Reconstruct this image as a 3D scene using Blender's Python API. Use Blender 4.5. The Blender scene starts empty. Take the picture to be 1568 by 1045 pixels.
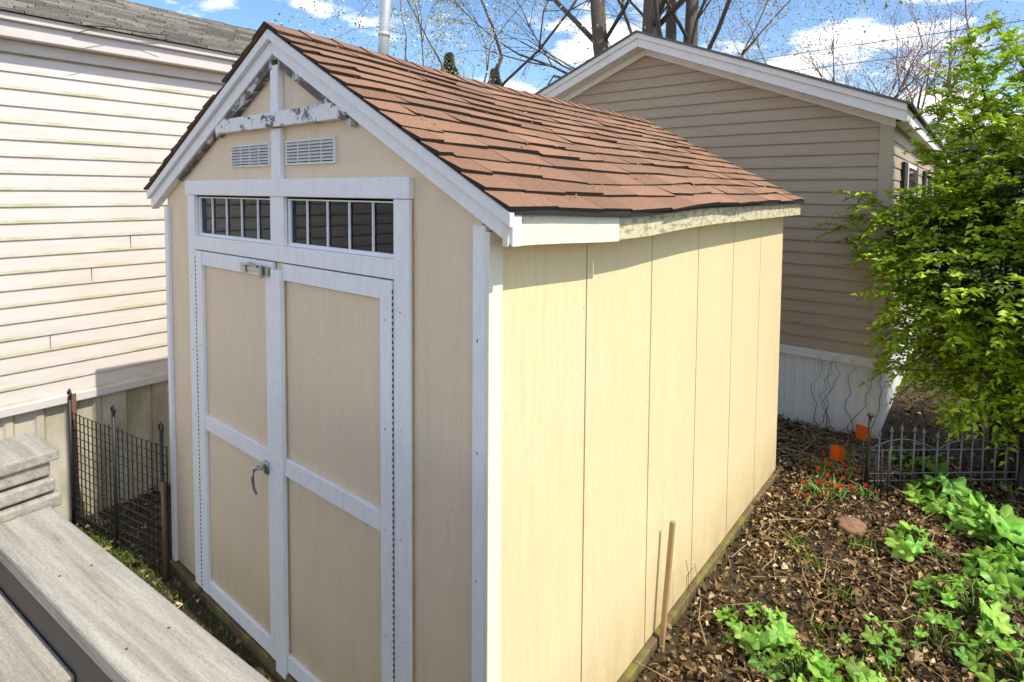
import bpy, numpy as np, math, random
from mathutils import Vector, Matrix
random.seed(7); RNG=np.random.default_rng(7)
S=bpy.context.scene
C=bpy.context.scene.collection
# ------------------------------------------------------------------ materials
def newmat(name):
    m=bpy.data.materials.new(name); m.use_nodes=True; nt=m.node_tree; nt.nodes.clear()
    o=nt.nodes.new('ShaderNodeOutputMaterial'); b=nt.nodes.new('ShaderNodeBsdfPrincipled')
    nt.links.new(b.outputs[0],o.inputs[0]); return m,nt,b,o
def nz(nt,scale,mapscale=(1,1,1),detail=4,rough=.55,dist=0,loc=(0,0,0)):
    tc=nt.nodes.new('ShaderNodeTexCoord'); mp=nt.nodes.new('ShaderNodeMapping'); n=nt.nodes.new('ShaderNodeTexNoise')
    mp.inputs['Scale'].default_value=mapscale; mp.inputs['Location'].default_value=loc
    n.inputs['Scale'].default_value=scale; n.inputs['Detail'].default_value=detail; n.inputs['Roughness'].default_value=rough; n.inputs['Distortion'].default_value=dist
    nt.links.new(tc.outputs['Object'],mp.inputs[0]); nt.links.new(mp.outputs[0],n.inputs['Vector']); return n.outputs['Fac']
def ramp(nt,fac,a,b,ca=(0,0,0,1),cb=(1,1,1,1)):
    r=nt.nodes.new('ShaderNodeValToRGB'); e=r.color_ramp.elements
    e[0].position=a; e[0].color=ca; e[1].position=b; e[1].color=cb; nt.links.new(fac,r.inputs[0]); return r.outputs['Color']
def mix(nt,fac,a,b,mode='MIX'):
    m=nt.nodes.new('ShaderNodeMix'); m.data_type='RGBA'; m.blend_type=mode
    for s,v in ((0,fac),(6,a),(7,b)):
        if hasattr(v,'links'): nt.links.new(v,m.inputs[s])
        elif isinstance(v,(int,float)): m.inputs[s].default_value=v
        else: m.inputs[s].default_value=(*v,1) if len(v)==3 else v
    return m.outputs[2]
def math_(nt,op,a,b=0.0):
    m=nt.nodes.new('ShaderNodeMath'); m.operation=op
    for i,v in enumerate((a,b)):
        if hasattr(v,'links'): nt.links.new(v,m.inputs[i])
        else: m.inputs[i].default_value=v
    return m.outputs[0]
def bump(nt,b,h,dist,strength=1.0):
    n=nt.nodes.new('ShaderNodeBump'); n.inputs['Distance'].default_value=dist; n.inputs['Strength'].default_value=strength
    nt.links.new(h,n.inputs['Height']); nt.links.new(n.outputs[0],b.inputs['Normal'])
def sc(c,k): return tuple(min(1,x*k) for x in c)
def xyz(nt):
    tc=nt.nodes.new('ShaderNodeTexCoord'); s=nt.nodes.new('ShaderNodeSeparateXYZ'); nt.links.new(tc.outputs['Object'],s.inputs[0]); return s.outputs
def M(name,base,rough=.6,var=.1,vs=6,vmap=(1,1,1),bs=40,bmap=(1,1,1),bd=.001,fine=.06,fs=150,metal=0,stain=None,ss=1.5,sa=(.5,.75),smap=(1,1,1),sf=.5):
    m,nt,b,o=newmat(name)
    col=mix(nt,nz(nt,vs,vmap),sc(base,1-var),sc(base,1+var))
    if fine: col=mix(nt,1.0,col,ramp(nt,nz(nt,fs,bmap),.3,.7,(1-fine*2,)*3+(1,),(1,1,1,1)),'MULTIPLY')
    if stain:
        f=ramp(nt,nz(nt,ss,smap,6,.65),sa[0],sa[1]); f2=math_(nt,'MULTIPLY',f,sf); col=mix(nt,f2,col,stain)
    nt.links.new(col,b.inputs['Base Color']); b.inputs['Roughness'].default_value=rough; b.inputs['Metallic'].default_value=metal
    if bd: bump(nt,b,nz(nt,bs,bmap,5,.6,.3),bd)
    return m
def shed_paint(name,base):
    m,nt,b,o=newmat(name); s=xyz(nt)
    col=mix(nt,nz(nt,3,(1,1,.6),5),sc(base,.95),sc(base,1.04))
    col=mix(nt,1.0,col,ramp(nt,nz(nt,30,(1,1,.12),4,.7,.6),.25,.6,(.945,.93,.90,1),(1,1,1,1)),'MULTIPLY')
    low=math_(nt,'SUBTRACT',.45,s[2]); low=math_(nt,'MULTIPLY',low,1.9); low=math_(nt,'MAXIMUM',low,0)
    low=math_(nt,'MULTIPLY',low,nz(nt,7,(1,1,.5),6,.7)); low=math_(nt,'MINIMUM',low,.6)
    col=mix(nt,low,col,(.42,.29,.11))
    sp=ramp(nt,nz(nt,55,(1,1,.8),2,.5,0,(3,1,0)),.70,.76); col=mix(nt,math_(nt,'MULTIPLY',sp,.4),col,(.36,.26,.14))
    st=ramp(nt,nz(nt,5,(2.5,2.5,.25),6,.7,.3,(1,9,0)),.54,.8); col=mix(nt,math_(nt,'MULTIPLY',st,.22),col,(.52,.38,.18))
    nt.links.new(col,b.inputs['Base Color']); b.inputs['Roughness'].default_value=.5
    h=math_(nt,'ADD',nz(nt,28,(1,1,.10),6,.65,.9),math_(nt,'MULTIPLY',nz(nt,120,(1,1,.35),3),.35))
    bump(nt,b,h,.006); return m
def peel_paint(name,base,wood,a,b_,s=9):
    m,nt,b,o=newmat(name)
    f=ramp(nt,nz(nt,s,(1,1,1),8,.72,.6),a,b_)
    w=mix(nt,nz(nt,30,(.3,1,1),5),sc(wood,.5),sc(wood,1.4))
    p=mix(nt,nz(nt,6),sc(base,.95),sc(base,1.03)); p=mix(nt,1.0,p,ramp(nt,nz(nt,60,(1,1,.2),4),.3,.6,(.92,.92,.92,1),(1,1,1,1)),'MULTIPLY')
    nt.links.new(mix(nt,f,p,w),b.inputs['Base Color']); b.inputs['Roughness'].default_value=.55
    h=math_(nt,'SUBTRACT',math_(nt,'MULTIPLY',nz(nt,60,(1,1,.2),4),.4),f); bump(nt,b,h,.002); return m
CREAM=(.88,.715,.42)
m_side=shed_paint('cream_siding_paint',CREAM)
m_front=shed_paint('cream_paint_shade_tint',(.82,.655,.47))  # same cream paint; pinker tint of the shaded front put into the colour
m_trim=peel_paint('white_trim_paint',(.88,.865,.875),(.34,.27,.18),.70,.74)
m_peel=peel_paint('peeling_trim_paint',(.82,.81,.81),(.13,.11,.09),.55,.59,13)
m_peel2=peel_paint('badly_peeled_trim',(.68,.67,.68),(.10,.085,.07),.42,.50,10)
m_groove=M('groove_shadow_paint',(.42,.29,.14),.7)
m_moss=M('mossy_wood',(.15,.10,.05),.9,.4,12,bs=60,bd=.004,stain=(.20,.20,.035),ss=9,sa=(.46,.60),sf=.85)
m_fasc=M('fascia_paint',(.88,.82,.64),.6,.06,stain=(.33,.27,.10),ss=12,sa=(.60,.74),sf=.6,smap=(1,1,3))
m_fascm=M('mossy_fascia',(.70,.63,.43),.7,.15,10,stain=(.25,.21,.07),ss=18,sa=(.47,.63),sf=.85,bd=.003,smap=(1,1,2.5))
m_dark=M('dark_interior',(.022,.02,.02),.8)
m_wood=M('raw_wood',(.30,.21,.11),.7,.25,8,(1,1,.2),bs=50,bmap=(1,1,.1),bd=.002)
m_ochre=M('old_caulk',(.50,.36,.15),.8,.3,20,bd=.0005)
m_metal=M('galvanised_metal',(.42,.44,.42),.38,.15,metal=.85,bd=.0004)
m_flue=M('flue_metal',(.62,.63,.64),.45,.12,metal=.5,bd=.0004)
m_black=M('black_rubber',(.02,.02,.02),.7,bd=0)
m_louv=M('vent_plastic',(.76,.74,.72),.5)
m_glass,nt,b,o=newmat('window_glass'); nt.nodes.remove(b)
g=nt.nodes.new('ShaderNodeBsdfGlossy'); g.inputs['Roughness'].default_value=.03; g.inputs['Color'].default_value=(.8,.85,.9,1)
t=nt.nodes.new('ShaderNodeBsdfTransparent'); t.inputs['Color'].default_value=(.5,.53,.55,1)
mx=nt.nodes.new('ShaderNodeMixShader'); fr=nt.nodes.new('ShaderNodeFresnel'); fr.inputs[0].default_value=1.4
nt.links.new(fr.outputs[0],mx.inputs[0]); nt.links.new(t.outputs[0],mx.inputs[1]); nt.links.new(g.outputs[0],mx.inputs[2]); nt.links.new(mx.outputs[0],o.inputs[0])
def attr_mat(name,rough=.7,fine=.2,fs=200,trans=0,bd=0,bs=200,spec=.4,stain=None,sf=.45):
    m,nt,b,o=newmat(name); a=nt.nodes.new('ShaderNodeAttribute'); a.attribute_name='Col'
    col=a.outputs['Color']
    if fine: col=mix(nt,1.0,col,ramp(nt,nz(nt,fs,detail=3,rough=.8),.3,.7,(1-fine*1.6,)*3+(1,),(1+fine*.6,)*3+(1,)),'MULTIPLY')
    if stain: col=mix(nt,math_(nt,'MULTIPLY',ramp(nt,nz(nt,2.2,detail=8,rough=.7),.45,.72),sf),col,stain)
    nt.links.new(col,b.inputs['Base Color']); b.inputs['Roughness'].default_value=rough; b.inputs['Specular IOR Level'].default_value=spec
    if bd: bump(nt,b,nz(nt,bs,detail=4,rough=.7),bd)
    if trans:
        tr=nt.nodes.new('ShaderNodeBsdfTranslucent'); nt.links.new(col,tr.inputs[0]); mx=nt.nodes.new('ShaderNodeMixShader'); mx.inputs[0].default_value=trans
        nt.links.new(b.outputs[0],mx.inputs[1]); nt.links.new(tr.outputs[0],mx.inputs[2]); nt.links.new(mx.outputs[0],o.inputs[0])
    return m
m_shingle=attr_mat('brown_shingle',.9,.42,190,bd=.002,bs=260,spec=.2,stain=(.22,.14,.10))
m_leaf=attr_mat('green_leaf',.45,.1,60,.3)
m_fleaf=attr_mat('far_leaf',.7,0)
m_dead=attr_mat('dead_leaf',.65,.25,120,0,spec=.35)
m_bark=M('tree_bark',(.15,.12,.095),.9,.35,5,(1,1,.3),bs=12,bmap=(1,1,.2),bd=.03)
m_twig=attr_mat('twig_bark',.85,0)
m_rust=M('rusty_steel',(.13,.065,.035),.8,.4,40)
m_iron=M('weathered_iron',(.18,.20,.21),.5,.3,30,metal=.2)
m_bwire=M('black_wire',(.018,.018,.018),.5)
# ------------------------------------------------------------------ mesh builder
class MB:
    def __init__(s): s.v=[];s.f=[];s.mi=[];s.c=[]
    def face(s,pts,mi=0,col=(1,1,1)):
        n=len(s.v); s.v+= [tuple(p) for p in pts]; s.f.append(tuple(range(n,n+len(pts)))); s.mi.append(mi); s.c+=[col]*len(pts)
    def hexa(s,p,mi=0,col=(1,1,1),mis=None):
        n=len(s.v); s.v+=[tuple(q) for q in p]; s.c+=[col]*8
        fs=[(3,2,1,0),(4,5,6,7),(0,1,5,4),(1,2,6,5),(2,3,7,6),(3,0,4,7)]
        for i,f in enumerate(fs): s.f.append(tuple(n+k for k in f)); s.mi.append(mis[i] if mis else mi)
    def box(s,x0,x1,y0,y1,z0,z1,mi=0,col=(1,1,1)):
        s.hexa([(x0,y0,z0),(x1,y0,z0),(x1,y1,z0),(x0,y1,z0),(x0,y0,z1),(x1,y0,z1),(x1,y1,z1),(x0,y1,z1)],mi,col)
    def prism(s,poly,y0,y1,mi=0):
        n=len(s.v);k=len(poly); s.v+=[(x,y0,z) for x,z in poly]+[(x,y1,z) for x,z in poly]; s.c+=[(1,1,1)]*(2*k)
        s.f.append(tuple(range(n,n+k)));s.f.append(tuple(range(n+2*k-1,n+k-1,-1)));s.mi+=[mi,mi]
        for i in range(k):
            j=(i+1)%k; s.f.append((n+j,n+i,n+k+i,n+k+j)); s.mi.append(mi)
    def tube(s,pts,rad,n=6,mi=0,col=(1,1,1)):
        pts=[Vector(p) for p in pts]; 
        if not hasattr(rad,'__len__'): rad=[rad]*len(pts)
        base=len(s.v)
        for i,p in enumerate(pts):
            d=(pts[min(i+1,len(pts)-1)]-pts[max(i-1,0)])
            if d.length<1e-9: d=Vector((0,0,1))
            d.normalize(); a=d.cross(Vector((0,0,1)) if abs(d.z)<.9 else Vector((1,0,0))).normalized(); b=d.cross(a)
            for k in range(n):
                t=2*math.pi*k/n; s.v.append(tuple(p+(a*math.cos(t)+b*math.sin(t))*rad[i])); s.c.append(col)
        for i in range(len(pts)-1):
            for k in range(n):
                k2=(k+1)%n; s.f.append((base+i*n+k,base+i*n+k2,base+(i+1)*n+k2,base+(i+1)*n+k)); s.mi.append(mi)
        s.f.append(tuple(base+k for k in range(n))[::-1]); s.mi.append(mi)
        e=base+(len(pts)-1)*n; s.f.append(tuple(e+k for k in range(n))); s.mi.append(mi)
    def build(s,name,mats,parent=None,bevel=0,smooth=False,fn=None):
        me=bpy.data.meshes.new(name); v=s.v
        if fn: v=[fn(*p) for p in v]
        me.from_pydata(v,[],s.f)
        for m in (mats if isinstance(mats,(list,tuple)) else [mats]): me.materials.append(m)
        me.polygons.foreach_set('material_index',s.mi)
        if smooth: me.polygons.foreach_set('use_smooth',[True]*len(s.f))
        ca=me.color_attributes.new('Col','FLOAT_COLOR','POINT')
        ca.data.foreach_set('color',np.array([(*c,1) for c in s.c],dtype=np.float32).ravel())
        me.update(); ob=bpy.data.objects.new(name,me); C.objects.link(ob)
        if parent: ob.parent=parent
        if bevel:
            md=ob.modifiers.new('bevel','BEVEL'); md.width=bevel; md.segments=2; md.limit_method='ANGLE'; md.angle_limit=math.radians(40)
        return ob
def empty(name):
    e=bpy.data.objects.new(name,None); C.objects.link(e); return e
def npmesh(name,V,F,Col,mat,parent=None,smooth=False):
    me=bpy.data.meshes.new(name); nv=len(V); nf,k=F.shape
    me.vertices.add(nv); me.vertices.foreach_set('co',V.astype(np.float32).ravel())
    me.loops.add(nf*k); me.loops.foreach_set('vertex_index',F.astype(np.int32).ravel())
    me.polygons.add(nf); me.polygons.foreach_set('loop_start',np.arange(0,nf*k,k,dtype=np.int32)); me.polygons.foreach_set('loop_total',np.full(nf,k,dtype=np.int32))
    me.materials.append(mat); me.update(calc_edges=True)
    ca=me.color_attributes.new('Col','FLOAT_COLOR','POINT'); cc=np.ones((nv,4),dtype=np.float32); cc[:,:3]=Col; ca.data.foreach_set('color',cc.ravel())
    me.validate(); ob=bpy.data.objects.new(name,me); C.objects.link(ob)
    if parent: ob.parent=parent
    return ob
def nrm(a): return a/np.maximum(np.linalg.norm(a,axis=1,keepdims=True),1e-9)
def leaves(name,P,D,N,L,Wd,Col,mat,parent=None,fold=.25,curl=.15):
    D=nrm(D); Sd=nrm(np.cross(D,N)); N=np.cross(Sd,D); L=L[:,None];Wd=Wd[:,None]
    v0=P; v1=P+D*L*.45+Sd*Wd*.5+N*Wd*fold; v2=P+D*L-N*L*curl; v3=P+D*L*.45-Sd*Wd*.5+N*Wd*fold
    V=np.stack([v0,v1,v2,v3],1).reshape(-1,3); n=len(P); b=np.arange(n)[:,None]*4
    F=np.concatenate([b+np.array([[0,1,2]]),b+np.array([[0,2,3]])],0)
    return npmesh(name,V,F,np.repeat(Col,4,0),mat,parent)
# ------------------------------------------------------------------ SHED
shed=empty('garden_shed')
W=2.59; LEN=3.66; AX=-1.27; AZ=3.02
RX,RZ=.135,2.235; LX,LZ=-2.72,2.285
def rz_(x):
    return AZ-(x-AX)*(AZ-RZ)/(RX-AX) if x>AX else AZ-(AX-x)*(AZ-LZ)/(AX-LX)
def sag(x,y,z):
    s=-.028*math.exp(-((y-.75)/.55)**2)*max(0,min(1,(x+.5)/.6))
    t=max(0,min(1,y/1.4)); s+=-.045*t*t*(3-2*t)*max(0,min(1,(.3-x)/1.2))
    return (x,y,z+s)
mb=MB(); g_=LEN/6
for k in range(6):
    y0=k*g_+(0 if k==0 else .005); y1=(k+1)*g_-(0 if k==5 else .005)
    mb.box(-.03,0,y0,y1,0,2.19)
    if k: mb.box(-.02,-.009,k*g_-.0055,k*g_+.0055,.002,2.188,1)
mb.build('side_siding',[m_side,m_groove],shed,.0015)
mb=MB()
for k in range(1,6):
    for z in np.arange(.15,2.1,.28): 
        y=k*g_-.02+random.uniform(-.003,.003); mb.tube([(-.002,y,z),(.0008,y,z)],.003,6)
mb.build('side_nail_heads',m_ochre,shed)
mb=MB(); mb.box(-W,-W+.03,.03,LEN-.03,0,2.25); mb.box(-W+.001,-.031,LEN-.03,LEN,0,2.2)
mb.prism([(-W+.02,2.2),(-.03,2.2),(AX,2.95)],LEN-.028,LEN-.002)
mb.build('back_and_left_walls',m_side,shed)
mb=MB(); mb.box(-W+.04,-.04,.06,LEN-.05,.0,.03); mb.box(-W+.045,-.045,1.2,1.22,.05,2.12); mb.box(-W+.032,-W+.04,.035,1.2,.05,2.15); mb.box(-.042,-.034,.035,1.2,.05,2.15)
mb.build('dark_backing_panels',m_dark,shed)  # added near-black panels, so the inside reads dim through the windows
mb=MB()
mb.box(-1.2,-1.08,.25,.33,1.7,2.2,1); mb.box(-2.13,-2.02,.3,.36,1.7,2.2,1); mb.box(-1.72,-1.62,.5,.55,1.4,2.2,0); mb.box(-.62,-.5,.8,.9,1.4,2.16,0)
mb.box(-1.0,-.5,.2,.28,1.98,2.04,1); mb.tube([(-1.0,.22,2.07),(-.5,.16,2.10)],.018,8,1); mb.tube([(-.62,.12,2.04),(-.62,.12,2.13)],.05,12,1)
mb.build('stored_lumber',[m_dark,m_wood],shed,.004)
mb=MB()
mb.box(-W,-2.17,0,.03,0,2.2); mb.box(-.42,-.031,0,.03,0,2.15); mb.box(-.031,0,-.0,.03,2.19,2.2)
mb.box(-2.168,-.422,.0,.03,1.97,2.04)
def gp(x,o=.05): return (x,rz_(x)-o)
mb.prism([(-W,2.2),(-2.17,2.2),(-2.17,2.26),(-.42,2.26),(-.42,2.15),(-.0,2.15),gp(0),gp(AX),gp(-W)],.0,.03)
mb.build('front_siding',m_front,shed,.001)
mb=MB(); mb.box(-2.16,-1.335,-.004,.028,.0,1.962); mb.box(-1.325,-.465,-.004,.028,0,1.962)
mb.build('door_panels',m_front,shed,.002)
mb=MB(); T=-.024
for a,b_ in ((-2.16,-1.40),(-1.245,-.465)):
    mb.box(a+.078,b_-(.0 if b_<-1 else .075),T+.002,-.004,1.885,1.962); 
    mb.box(a+.078 if a<-2 else a,b_ if b_<-1 else b_-.075,T+.002,-.004,.96,1.042)
    mb.box(a+.078 if a<-2 else a,b_ if b_<-1 else b_-.075,T+.002,-.004,.0,.085)
    if a>-2: mb.box(a,a+.078,T+.002,-.004,1.885,1.962)
mb.box(-2.16,-2.084,T,-.004,0,1.962); mb.box(-.538,-.465,T,-.004,0,1.962)
mb.box(-1.398,-1.332,T,-.004,.0,1.962); mb.box(-1.328,-1.247,T-.012,-.004,-.03,1.93)
mb.build('door_frames',m_trim,shed,.003)
mb=MB()
mb.box(-2.255,-2.166,-.022,0,0,2.27); mb.box(-.458,-.37,-.022,0,0,2.27)
mb.box(-2.275,-.365,-.026,0,2.272,2.352); mb.box(-2.166,-.458,-.022,0,1.968,2.043)
mb.box(-1.35,-1.232,-.021,0,2.043,2.272)
mb.box(-.056,-.0,-.02,0,0,2.19); mb.box(-W,-W+.045,-.02,0,0,2.2)
mb.box(-1.335,-1.25,-.022,0,2.352,2.585)
mb.build('front_trim',m_trim,shed,.003)
mb=MB()
for (x,z0,z1) in ((-.3695,.0,2.27),(-.0565,.0,2.15),(-2.2555,.0,2.27)):
    z=z0
    while z<z1:
        d=min(random.uniform(.1,.4),z1-z); w=random.uniform(.002,.005)
        if -1<x<-.2: mb.box(x,x+w,-.008,-.001,z,z+d-.002)
        else: mb.box(x-w,x,-.008,-.001,z,z+d-.002)
        z+=d
for (xa,xb) in ((-2.082,-1.40),(-1.245,-.54)):
    for z in (1.8825,.9575): mb.box(xa,xb,-.008,-.0045,z-random.uniform(.001,.003),z+.002)
mb.box(-1.2465,-1.243,-.012,-.0045,.09,1.88); mb.box(-.5415,-.5385,-.012,-.0045,.09,1.88)
mb.build('caulk_lines',m_ochre,shed)
mb=MB(); mb.box(.0,.018,-.02,.05,0,2.17); mb.build('corner_trim',M('cream_trim',(.88,.82,.66),.6,.05,stain=(.4,.3,.15),ss=6,sa=(.6,.8)),shed,.003)
mb=MB()
for x in (-.4615,-2.163):
    z=.02
    while z<1.93: mb.box(x-.002,x+.002,-.0255,-.0225,z,z+.012); z+=.024
mb.box(-2.16,-.465,-.008,-.005,1.9625,1.9675)
mb.build('door_seal_strip',m_black,shed)
mb=MB()
for x,yf in ((-2.21,-.022),(-2.12,-.024),(-1.288,-.036),(-.50,-.024),(-.414,-.022),(-.028,-.02)):
    for z in np.arange(.15,1.95,.42): mb.tube([(x+random.uniform(-.01,.01),yf-.0004,z+random.uniform(-.03,.03)),(x,-.015,z)],.0025,6)
mb.build('nail_heads',m_rust,shed)
mb=MB();mg=MB();mw=MB()
for (a,b_,n) in ((-2.166,-1.35,5),(-1.232,-.458,5)):
    mw.box(a,b_,.0,.02,2.043,2.06); mw.box(a,b_,.0,.02,2.255,2.2715); mw.box(a,a+.018,.001,.02,2.06,2.255); mw.box(b_-.018,b_,.001,.02,2.06,2.255)
    mg.box(a+.018,b_-.018,.012,.015,2.06,2.255)
    for i in range(1,n): 
        x=a+(b_-a)*i/n; mw.box(x-.0035,x+.0035,.002,.0115,2.06,2.255)
mw.build('window_frames',m_trim,shed,.0015); mg.build('window_panes',m_glass,shed)
mb=MB()
for a,b_ in ((-1.75,-1.365),(-1.225,-.84)):
    z0,z1=2.415,2.525; y=-.012
    mb.box(a,b_,y,.0,z0,z0+.009); mb.box(a,b_,y,0,z1-.009,z1); mb.box(a,a+.01,y+.001,0,z0+.009,z1-.009); mb.box(b_-.01,b_,y+.001,0,z0+.009,z1-.009)
    for c in range(4):
        xa=a+.01+(b_-a-.02)*c/4; xb=a+.01+(b_-a-.02)*(c+1)/4
        mb.box(xb-.006,xb,y+.002,-.001,z0+.009,z1-.009)
        for i in range(6):
            z=z0+.014+i*.0145; mb.hexa([(xa,y,z),(xb-.006,y,z),(xb-.006,-.0015,z+.010),(xa,-.0015,z+.010),(xa,y,z+.003),(xb-.006,y,z+.003),(xb-.006,-.0015,z+.013),(xa,-.0015,z+.013)])
mb.build('louvre_vents',m_louv,shed)
mb=MB()
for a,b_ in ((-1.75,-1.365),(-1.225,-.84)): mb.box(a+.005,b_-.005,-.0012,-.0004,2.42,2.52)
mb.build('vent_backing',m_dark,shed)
def rake(mb,xa,xb,top,h,y0,y1,mi=0):
    mb.prism([(xa,rz_(xa)-top-h),(xb,rz_(xb)-top-h),(xb,rz_(xb)-top),(xa,rz_(xa)-top)],y0,y1,mi)
mb=MB()
rake(mb,AX+.001,RX-.0,.0,.105,-.045,-.001); rake(mb,LX,AX-.001,.0,.105,-.045,-.001)
rake(mb,AX+.001,RX+.006,-.004,.045,-.066,-.0455); rake(mb,LX-.006,AX-.001,-.004,.045,-.066,-.0455)
mb.build('rake_boards',m_trim,shed,.003)
mb=MB()
rake(mb,AX+.03,-.70,.106,.045,-.034,-.001); rake(mb,-1.86,AX-.03,.106,.045,-.034,-.001)
rake(mb,-2.35,-1.86,.106,.018,-.030,-.001)
mb.build('peeled_inner_rakes',m_peel2,shed,.003)
mb=MB(); mb.prism([(-1.83,2.588),(-.71,2.588),(-.71,2.61),(-.80,2.655),(-1.74,2.655),(-1.83,2.62)],-.05,-.0342); mb.prism([(-1.82,2.59),(-.72,2.59),(-.74,2.64),(-1.80,2.64)],-.034,-.0)
mb.build('collar_beam',m_peel,shed,.002)
mb=MB(); mb.box(-1.318,-1.252,-.03,-.0,2.656,2.87); mb.build('king_post',m_trim,shed,.003)
mb=MB(); Y0,Y1=-.05,3.72
ys=np.linspace(Y0,.66,6); 
for a,b_ in zip(ys[:-1],ys[1:]): mb.box(.098,.118,a,b_,2.135,2.232)
mb.build('eave_fascia_front',m_fasc,shed,fn=sag)
mb=MB(); ys=np.linspace(.664,Y1,12)
for a,b_ in zip(ys[:-1],ys[1:]): mb.box(.094,.112,a,b_,2.14,2.23,0)
mb.build('eave_fascia_rear',m_fascm,shed,fn=sag)
mb=MB(); ys=np.linspace(Y0+.05,Y1-.01,12)
for a,b_ in zip(ys[:-1],ys[1:]): mb.box(.0005,.094,a,b_,2.178,2.186)
mb.build('soffit',m_fasc,shed,fn=sag)
mb=MB(); ys=np.linspace(-.06,Y1,16)
for a,b_ in zip(ys[:-1],ys[1:]):
    for (x0,x1) in ((AX,-.5),(-.5,RX+.004),(LX,AX)):
        mb.hexa([(x0,a,rz_(x0)+.0),(x1,a,rz_(x1)+.0),(x1,b_,rz_(x1)+.0),(x0,b_,rz_(x0)+.0),(x0,a,rz_(x0)+.016),(x1,a,rz_(x1)+.016),(x1,b_,rz_(x1)+.016),(x0,b_,rz_(x0)+.016)])
mb.build('roof_deck',m_black,shed,fn=sag)
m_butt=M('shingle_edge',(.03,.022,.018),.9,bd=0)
mb=MB()
for side in (1,-1):
    x_e=RX+.012 if side>0 else LX-.012; slope=(AZ-RZ)/(RX-AX) if side>0 else (AZ-LZ)/(AX-LX)
    run=abs(x_e-AX); th=math.atan(slope); Ls=run/math.cos(th); n=14; ex=Ls/n
    nrmv=(math.sin(th)*side,math.cos(th))
    def P(s,y,h):
        x=AX+side*s*math.cos(th); z=AZ+.017-s*math.sin(th); return (x+nrmv[0]*h,y,z+nrmv[1]*h)
    for c in range(n):
        s1=(c+1)*ex; s0=c*ex-.014; ph=random.uniform(0,6)
        y=-.075-random.random()*.3
        while y<Y1+.015:
            w=random.choice([.30,.30,.31,.24,.36]) ; ya=max(y+.0008,-.078); yb=min(y+w-.0008,Y1+.015); y+=w
            if yb-ya<.02: continue
            wv=lambda q: .008*math.sin(q*2.1+ph)+.004*math.sin(q*6+ph*2)
            j1=wv(ya)+random.uniform(-.006,.006); j2=wv(yb)+random.uniform(-.006,.006)
            if random.random()<.3: j2+=random.choice([-.02,.018])
            hb=.011+random.random()*.008; hc=hb+random.uniform(-.004,.006)
            k=random.uniform(.78,1.16); r=random.uniform(-.015,.015)
            col=((.37+r)*k,(.205+r*.6)*k,(.128+r*.4)*k)
            p=[P(s0,ya,0),P(s1+j1,ya,.0),P(s1+j2,yb,.0),P(s0,yb,0),P(s0,ya,.003),P(s1+j1,ya,hb),P(s1+j2,yb,hc),P(s0,yb,.003)]
            if side<0: p=[p[3],p[2],p[1],p[0],p[7],p[6],p[5],p[4]]
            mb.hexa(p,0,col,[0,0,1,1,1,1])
for i in range(22):
    y=-.08+i*.172; y2=min(y+.18,Y1+.02); k=random.uniform(.85,1.1); col=(.35*k,.19*k,.125*k)
    for side in (1,-1):
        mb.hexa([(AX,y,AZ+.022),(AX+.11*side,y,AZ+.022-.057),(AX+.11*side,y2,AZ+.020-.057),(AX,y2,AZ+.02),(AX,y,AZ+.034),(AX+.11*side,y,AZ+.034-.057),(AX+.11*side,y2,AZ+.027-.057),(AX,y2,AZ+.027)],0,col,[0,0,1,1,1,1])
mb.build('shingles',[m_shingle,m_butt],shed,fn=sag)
n=140; yy=RNG.uniform(0,3.5,n); xx=RNG.uniform(AX+.1,RX,n); P_=np.array([sag(x,y,rz_(x)+.036) for x,y in zip(xx,yy)])
leaves('roof_debris',P_,np.column_stack([RNG.normal(size=(n,2)),RNG.normal(0,.1,n)]),np.tile([.5,0,.85],(n,1)),RNG.uniform(.012,.03,n),RNG.uniform(.006,.012,n),np.array((.60,.38,.12))*RNG.uniform(.5,1.2,(n,1)),m_dead,shed)
mb=MB(); mb.box(-.08,.030,-.0,LEN+.03,-.16,-.012); mb.box(-W-.02,-.081,-.03,.06,-.16,-.012); mb.build('mossy_skid',m_moss,shed,.008)
mb=MB()
mb.box(-1.425,-1.385,-.032,-.024,.925,.985); mb.tube([(-1.405,-.03,.965),(-1.405,-.07,.965)],.009,10); 
mb.tube([(-1.405,-.068,.972),(-1.425,-.078,.955),(-1.44,-.08,.91),(-1.437,-.075,.86),(-1.425,-.068,.83)],[.009,.009,.0085,.007,.005],8)
mb.tube([(-1.405,-.068,.965),(-1.37,-.072,.975)],.008,8)
mb.build('door_handle',m_metal,shed,smooth=True)
mb=MB()
mb.box(-1.60,-1.33,-.034,-.0245,1.905,1.93); mb.box(-1.43,-1.34,-.042,-.034,1.895,1.94); mb.tube([(-1.385,-.05,1.945),(-1.385,-.05,1.885)],.009,10)
mb.tube([(-1.585,-.04,1.93),(-1.50,-.05,1.945),(-1.43,-.045,1.935)],.007,8); mb.box(-1.61,-1.56,-.04,-.034,1.895,1.94)
mb.build('door_latch',m_metal,shed,.002)
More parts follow.
